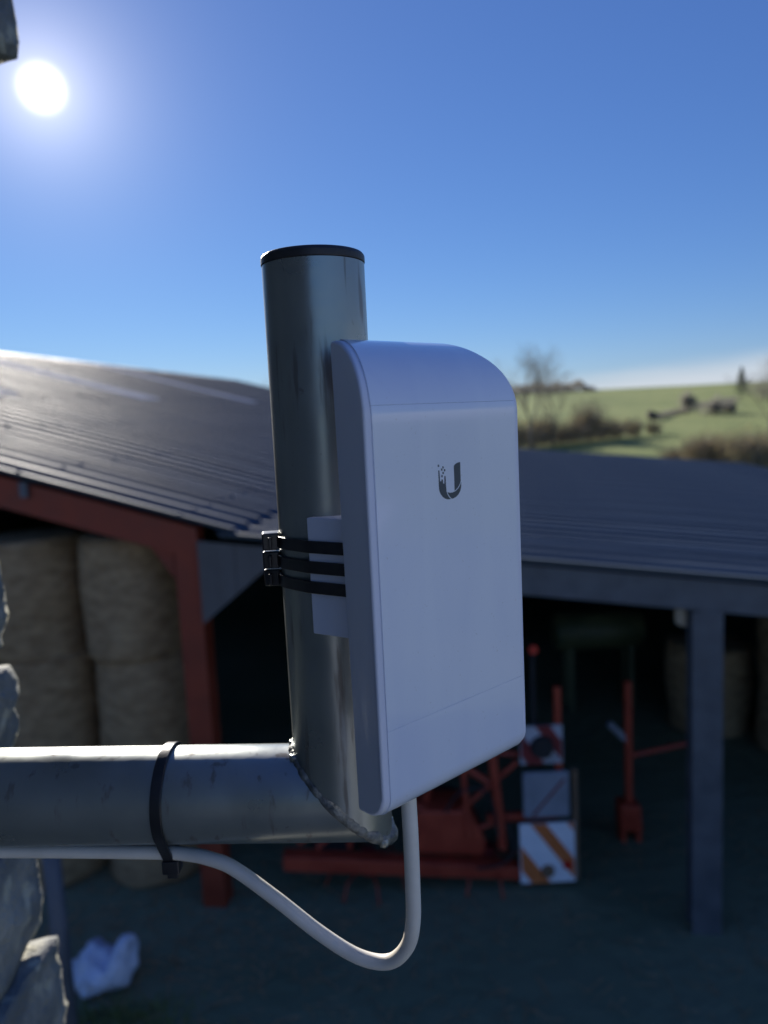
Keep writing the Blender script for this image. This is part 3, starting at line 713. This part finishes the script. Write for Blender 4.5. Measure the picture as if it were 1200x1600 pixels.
# corner stones: (z0, z1, how far they stand out in x)
corner = [(4.20, 4.31, .006), (4.315, 4.455, .0), (4.46, 4.56, .004), (4.565, 4.668, .009), (4.674, 4.775, -.001), (4.781, 4.838, -.010), (4.844, 4.915, -.003), (4.925, 5.025, -.003), (5.03, 5.13, -.022), (5.135, 5.22, -.018), (5.225, 5.32, -.020), (5.325, 5.372, -.022), (5.372, 5.50, .052), (5.505, 5.60, .04), (5.605, 5.72, 0), (5.725, 5.83, 0)]
sd = 1
for i, (z0, z1, out) in enumerate(corner):
    y = WY; first_c = True
    while y > -.9:
        ln = random.uniform(.11, .26) if not first_c else (.20 if i % 2 else .13)
        dz = z1 - z0
        dep = .12
        o_ = out if first_c else min(out, .0) + random.uniform(-.012, .008)
        rock('stone', dep, ln - .006, dz, sd, M['stone'], wall, (o_ - dep / 2, y - ln / 2, (z0 + z1) / 2), cuts=9 if first_c else 3, amp=.085, rnd=.10)
        y -= ln; first_c = False; sd += 1

# ------------------------------------------------------------------ galvanised pole with its arm
PR = .0207
J = Vector((-.0238, .3208, 4.9370))
pole = empty('mounting_pole', J)
tag(pole, 'galvanised L-shaped steel pole with black end cap and mitred weld', 'pole')
up = Vector((0, 0, 1)); lf_ = Vector((-1, .028, .022)).normalized()
mit = (up - lf_).normalized()
SEG = 96
def mitred(axis, length, steps):
    a = axis; e1 = Vector((0, 1, 0)); e1 = (e1 - a * e1.dot(a)).normalized(); e2 = a.cross(e1)
    mb = MB()
    for i in range(steps + 1):
        for k in range(SEG):
            t = 2 * math.pi * k / SEG
            off = (e1 * math.cos(t) + e2 * math.sin(t)) * PR
            k0 = -(off.dot(mit)) / a.dot(mit)
            s = k0 + (length - k0) * i / steps
            mb.v.append(off + a * s)
    for i in range(steps):
        for k in range(SEG): mb.f.append((i * SEG + k, i * SEG + (k + 1) % SEG, (i + 1) * SEG + (k + 1) % SEG, (i + 1) * SEG + k))
    return mb
PTOP = 5.1615 - J.z
mitred(up, PTOP, 24).build('upright_tube', M['galv'], pole, smooth=True)
ARM = .276
mitred(lf_, ARM, 20).build('arm_tube', M['galv'], pole, smooth=True)
# weld bead round the mitre
path, rads = [], []
e1 = Vector((0, 1, 0)); e2 = up.cross(e1)
for k in range(160):
    t = 2 * math.pi * k / 160
    off = (e1 * math.cos(t) + e2 * math.sin(t)) * (PR - .0009 + .0003 * noise.noise(Vector((math.cos(t) * 9, math.sin(t) * 9, 2))))
    off = off + up * (-(off.dot(mit)) / up.dot(mit))
    nz = noise.noise(Vector((math.cos(t) * 4, math.sin(t) * 4, 5))); nz2 = noise.noise(Vector((math.cos(t) * 15, math.sin(t) * 15, 1)))
    path.append(off + Vector((nz2 * .0004, 0, nz * .0007)))
    blob = max(math.exp(-((t - math.pi / 2) / .22) ** 2), math.exp(-((t - 3 * math.pi / 2) / .3) ** 2))
    rads.append(.0025 + .0007 * nz + .0006 * nz2 + .0009 * blob)
MB().tube(path, rads, 10, closed=True).build('weld_bead', M['weld'], pole, smooth=True)
for k in range(9):
    t = 3 * math.pi / 2 + random.uniform(-.9, .9) if k % 2 else math.pi / 2 + random.uniform(-.5, .5)
    off = (e1 * math.cos(t) + e2 * math.sin(t)) * (PR + .0006); off = off + up * (-(off.dot(mit)) / up.dot(mit))
    rock('weld_spatter', .0035, .003, .003, k + 50, M['galv'], pole, off, cuts=2, amp=.25, rnd=.8)
cpth = [(0, 0, PTOP - .012), (0, 0, PTOP), (0, 0, PTOP + .0002), (0, 0, PTOP + .0030), (0, 0, PTOP + .0042), (0, 0, PTOP + .0046)]
MB().tube(cpth, [PR - .0025, PR - .0025, PR + .0003, PR + .0003, PR - .0006, PR - .003], 72).build('end_cap', M['cap'], pole, smooth=True, bevel=.0004)
# plate that bolts the arm to the wall (beyond the picture's edge)
pe = lf_ * ARM
MB().box(pe.x - .008, pe.x + .0005, pe.y - .06, pe.y + .06, pe.z - .06, pe.z + .06).build('wall_plate', M['galv'], pole, bevel=.002)
for dy in (-.045, .045):
    for dz in (-.045, .045):
        MB().tube([(pe.x, pe.y + dy, pe.z + dz), (pe.x + .009, pe.y + dy, pe.z + dz)], .008, 6).build('bolt', M['galv'], pole)

# ------------------------------------------------------------------ antenna
AZ0 = 4.9630
ant = empty('wireless_antenna', (-.0051, .245, AZ0), math.atan2(.673, .739))
tag(ant, 'white wireless antenna with curved top and grey U logo, tied to the pole', 'antenna')
# local axes: x across the front (0..WD), y from the front (0) to the back (DP), z up
WD, HT, DP, INS = .0798, .1644, .034, .0155
DB = .0138                                # the case is a wedge: deep at the curved top, shallow at the foot
def side_profile(off=0., n1=14, n2=8):
    """front outline from back-top over the curve and down to back-bottom, as (y, z); off pushes it outward"""
    pts = [(DP, HT + off)]
    ry, rzt = .0325, .0275
    for k in range(n1 + 1):
        a = math.pi / 2 * k / n1
        pts.append((ry - math.sin(a) * (ry + off) if True else 0, HT - rzt + math.cos(a) * (rzt + off)))
    r = .0085
    for k in range(n2 + 1):
        a = math.pi / 2 * k / n2
        pts.append((r - math.cos(a) * (r + off), r - math.sin(a) * (r + off)))
    pts.append((DB, -off))
    return pts
def half(y, z): return WD / 2 - (INS * max(0, y) / DP if z > HT / 2 else 0)
prof = side_profile()
sh = MB(); n = len(prof)
sh.v = [(WD / 2 - half(y, z), y, z) for y, z in prof] + [(WD / 2 + half(y, z), y, z) for y, z in prof]
sh.f = [(i, i + 1, n + i + 1, n + i) for i in range(n - 1)] + [tuple(range(n)), tuple(range(n, 2 * n))[::-1], (0, n, 2 * n - 1, n - 1)]
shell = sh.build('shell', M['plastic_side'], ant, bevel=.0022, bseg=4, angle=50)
def cover(name, z0, z1, inset=.0032, off=.00055):
    """a skin on the front, clipped between two heights, standing just proud of the shell"""
    full = side_profile(off, 40, 18)
    # densify the flat stretch
    dense = []
    for a, b in zip(full[:-1], full[1:]):
        m = max(1, int(math.hypot(b[0] - a[0], b[1] - a[1]) / .004))
        dense += [(a[0] + (b[0] - a[0]) * k / m, a[1] + (b[1] - a[1]) * k / m) for k in range(m)]
    dense.append(full[-1])
    dense = [p for p in dense if p[0] < (DP - .0035 if p[1] > HT / 2 else DB - .003)]
    seq = []
    for a, b in zip(dense[:-1], dense[1:]):
        for zc in (z1, z0):
            if (a[1] - zc) * (b[1] - zc) < 0:
                t = (a[1] - zc) / (a[1] - b[1]); q = (a[0] + (b[0] - a[0]) * t, zc)
                seq.append(q)
        if z0 < b[1] < z1: seq.append(b)
    if z0 < dense[0][1] < z1: seq.insert(0, dense[0])
    mb = MB(); m = len(seq)
    for sgn in (-1, 1):
        for (y, z) in seq: mb.v.append((WD / 2 + sgn * (half(y, z) - inset), y, z))
    # back copies to give the skin thickness
    inner = []
    for i, (y, z) in enumerate(seq):
        a, b = seq[max(0, i - 1)], seq[min(m - 1, i + 1)]
        t = Vector((b[0] - a[0], b[1] - a[1])).normalized(); nn = Vector((-t.y, t.x))
        if nn.x < 0 and abs(nn.x) > abs(nn.y): nn = -nn
        if nn.y > 0 and z > HT / 2 and abs(nn.y) >= abs(nn.x): nn = -nn
        if nn.y < 0 and z < HT / 2 and abs(nn.y) >= abs(nn.x): nn = -nn
        inner.append((y + nn.x * .0009, z + nn.y * .0009))
    for sgn in (-1, 1):
        for (y, z), (y0, _) in zip(inner, seq): mb.v.append((WD / 2 + sgn * (half(y0, z) - inset), y, z))
    for i in range(m - 1):
        mb.f += [(i, i + 1, m + i + 1, m + i), (2 * m + i, 3 * m + i, 3 * m + i + 1, 2 * m + i + 1), (i, 2 * m + i, 2 * m + i + 1, i + 1), (m + i, m + i + 1, 3 * m + i + 1, 3 * m + i)]
    mb.f += [(0, m, 3 * m, 2 * m), (m - 1, 3 * m - 1, 4 * m - 1, 2 * m - 1)]
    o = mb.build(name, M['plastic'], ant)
    md = o.modifiers.new('edge', 'BEVEL'); md.width = .00007; md.segments = 2; md.limit_method = 'ANGLE'; md.angle_limit = R(50)
    for p in o.data.polygons: p.use_smooth = True
    w_ = o.modifiers.new('normals', 'WEIGHTED_NORMAL'); w_.keep_sharp = True
    return o
ZS, ZL = 5.1036 - AZ0, 4.9946 - AZ0
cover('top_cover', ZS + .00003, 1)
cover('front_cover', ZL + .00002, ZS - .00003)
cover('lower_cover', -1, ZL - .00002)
# printed U emblem, as thin ink 0.06 mm proud
def lg(cx, cy):
    px, py = 640 + cx / 10, 690 + cy / 10
    u = .03305 + (px - 683) * (.01161 / 35) + (py - 722) * (-.00078 / 60)
    z = 5.08329 - .00088 / 35 * (px - 683) - (py - 722) * (.01337 / 60)
    return (u, -.00055, z - AZ0)
inks = [[(668, 385), (685, 358), (705, 340), (735, 326), (769, 318), (773, 450), (779, 618), (768, 660), (750, 700), (722, 740), (682, 777), (676, 560)],
        [(428, 450), (445, 450), (455, 618), (476, 622), (478, 590), (498, 590), (503, 655), (521, 657), (522, 540), (540, 540), (547, 690), (556, 785), (570, 830), (596, 875), (624, 906), (600, 909), (570, 907), (535, 896), (495, 865), (465, 820), (447, 775), (439, 720)],
        [(568, 793), (605, 805), (645, 804), (695, 784), (740, 740), (770, 690), (788, 640), (786, 720), (773, 780), (745, 835), (705, 875), (665, 896), (640, 901), (612, 872), (588, 835)]]
for (cx, cy) in ((430, 378), (500, 403), (480, 437), (525, 447), (503, 490), (485, 540)):
    inks.append([(cx - 11, cy - 17), (cx + 9, cy - 17), (cx + 11, cy + 17), (cx - 9, cy + 17)])
lm = MB()
for pl in inks: lm.prism([lg(*p) for p in pl], (0, -.00006, 0), (0, .0002, 0))
lm.build('logo', M['logo'], ant)
# bracket block on the back, hollowed to sit round the pole; arc in the antenna's own axes
inv = (Matrix.Translation((-.0051, .245, AZ0)) @ Matrix.Rotation(math.atan2(.673, .739), 4, 'Z')).inverted()
pc = inv @ Vector((J.x, J.y, AZ0))
bx0, bx1 = pc.x - .0205, pc.x + .0215
ye = pc.y - .0125
YB, TP = .0135, .011
pts = [(bx0 + TP, YB)]
pts += [(bx0, ye)]
hw = math.sqrt(max(0, (PR + .0004) ** 2 - (pc.y - ye) ** 2))
a0 = math.atan2(ye - pc.y, -hw); a1 = math.atan2(ye - pc.y, hw)
for k in range(15):
    a = a0 + (a1 - a0) * k / 14
    pts.append((pc.x + math.cos(a) * (PR + .0004), pc.y + math.sin(a) * (PR + .0004)))
pts += [(bx1, ye), (bx1 - TP, YB)]
z0b, z1b = 5.0155 - AZ0, 5.0622 - AZ0
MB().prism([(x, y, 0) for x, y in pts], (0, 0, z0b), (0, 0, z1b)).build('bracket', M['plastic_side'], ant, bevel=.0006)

# ------------------------------------------------------------------ cable ties
def band(mb, loop, axis, w, th):
    """flat strap along a closed loop of points; axis is its width direction"""
    loop = [Vector(p) for p in loop]; n = len(loop); axis = Vector(axis).normalized()
    for i, p in enumerate(loop):
        t = (loop[(i + 1) % n] - loop[i - 1]).normalized(); nn = t.cross(axis).normalized()
        mb.v += [p - axis * w / 2, p + axis * w / 2, p + axis * w / 2 + nn * th, p - axis * w / 2 + nn * th]
    for i in range(n):
        j = (i + 1) % n
        for k in range(4): mb.f.append((i * 4 + k, i * 4 + (k + 1) % 4, j * 4 + (k + 1) % 4, j * 4 + k))
    return mb
def hull(pts):
    pts = sorted(set(pts))
    def cr(o, a, b): return (a[0] - o[0]) * (b[1] - o[1]) - (a[1] - o[1]) * (b[0] - o[0])
    lo, hi = [], []
    for p in pts:
        while len(lo) > 1 and cr(lo[-2], lo[-1], p) <= 0: lo.pop()
        lo.append(p)
    for p in reversed(pts):
        while len(hi) > 1 and cr(hi[-2], hi[-1], p) <= 0: hi.pop()
        hi.append(p)
    return lo[:-1] + hi[:-1]
fwd = inv.inverted()
def tie_loop(z):
    c = [(pc.x + math.cos(2 * math.pi * k / 64) * (PR + .0003), pc.y + math.sin(2 * math.pi * k / 64) * (PR + .0003)) for k in range(64)]
    c += [(bx0 + TP * .75 - .0003, YB + (ye - YB) * .25), (bx1 - TP * .75 + .0003, YB + (ye - YB) * .25), (bx0 - .0003, ye), (bx1 + .0003, ye)]
    return [fwd @ Vector((x, y, z - AZ0)) for x, y in hull(c)]
tl = ['top one of the three black ties strapping the antenna to the pole', 'middle one of the three black ties strapping the antenna to the pole', 'lowest of the three black ties strapping the antenna to the pole']
for k, z in enumerate((5.0508, 5.0427, 5.0347)):
    o = empty('cable_tie', (J.x, J.y, z)); tag(o, tl[k], 'cable tie', 'black cable ties')
    mb = MB(); lp = [p - Vector((J.x, J.y, z)) for p in tie_loop(z)]
    band(mb, lp, (0, 0, 1), .0049, .0012)
    mb.build('strap', M['black'], o, bevel=.0003)
    a = R(188 - 6 * k)                      # where the head sits round the pole
    ra = Vector((math.cos(a), math.sin(a), 0)); ta = Vector((-ra.y, ra.x, 0))
    mt = Matrix((ra, ta, Vector((0, 0, 1)))).transposed().to_4x4()
    hd = MB()
    c0 = PR + .001
    hd.box(c0 - .001, c0 + .0062, -.0042, .0042, -.0036, .0036, mt)
    h_ = hd.build('head', M['black'], o, bevel=.0007)
    MB().box(c0 + .0022, c0 + .0036, .0042, .0075, -.0023, .0023, mt).build('tail', M['black'], o, bevel=.0003)
    MB().box(c0 - .0005, c0 + .0018, -.0068, -.0042, -.0029, .0029, mt).build('strap_root', M['black'], o, bevel=.0004)
# tie round the arm and the cable
XA = -.1005
tpos = (XA - J.x) / lf_.x; ac = J + lf_ * tpos
o = empty('cable_tie', ac); tag(o, 'single black tie round the horizontal arm holding the white cable', 'cable tie', 'black cable ties')
e1 = Vector((0, 1, 0)); e1 = (e1 - lf_ * e1.dot(lf_)).normalized(); e2 = lf_.cross(e1)
if e2.z < 0: e2 = -e2
CR = .0030
pts2 = [(math.cos(2 * math.pi * k / 72) * (PR + .0003), math.sin(2 * math.pi * k / 72) * (PR + .0003)) for k in range(72)]
ccy, ccz = -.0058, -PR - CR + .0006
pts2 += [(ccy + math.cos(2 * math.pi * k / 24) * (CR + .0003), ccz + math.sin(2 * math.pi * k / 24) * (CR + .0003)) for k in range(24)]
lp = [e1 * y + e2 * z for y, z in hull(pts2)]
mb = MB(); skew = (lf_ * .985 - e2 * .0 + e1 * .0)
band(mb, lp, -skew, .0047, .0012)
mb.build('strap', M['black'], o, bevel=.0003)
hm = MB(); hm.box(-.0040, .0036, ccy - .0035, ccy + .0035, ccz - CR - .0068, ccz - CR - .0006)
hm.build('head', M['black'], o, bevel=.0007)
MB().box(-.0022, .0024, ccy - .0022, ccy - .0008, ccz - CR - .0092, ccz - CR - .0060).build('tail', M['black'], o, bevel=.0003)

# ------------------------------------------------------------------ white cable
cb = [(0.0048, .270, 4.975), (0.0040, 0.274, 4.9591), (0.0041, 0.274, 4.9432), (0.0040, 0.276, 4.9211), (0.0035, 0.279, 4.903), (0.0007, 0.283, 4.8895), (-0.0070, 0.287, 4.8803), (-0.0196, 0.291, 4.8803), (-0.0353, 0.296, 4.8880), (-0.0539, 0.302, 4.9006), (-0.0718, 0.308, 4.9112), (-0.0831, 0.311, 4.9146), (-0.0929, 0.3145, 4.9149), (-0.1039, 0.3162, 4.9152), (-0.1398, 0.3185, 4.9162), (-0.174, 0.3205, 4.9170), (-.25, .325, 4.9185), (-.285, .326, 4.918)]
o = MB().tube(smooth_path(cb, 10), CR, 20).build('network_cable', M['cable'], smooth=True)
tag(o, 'white network cable looping from the antenna down and along under the arm', 'cable')
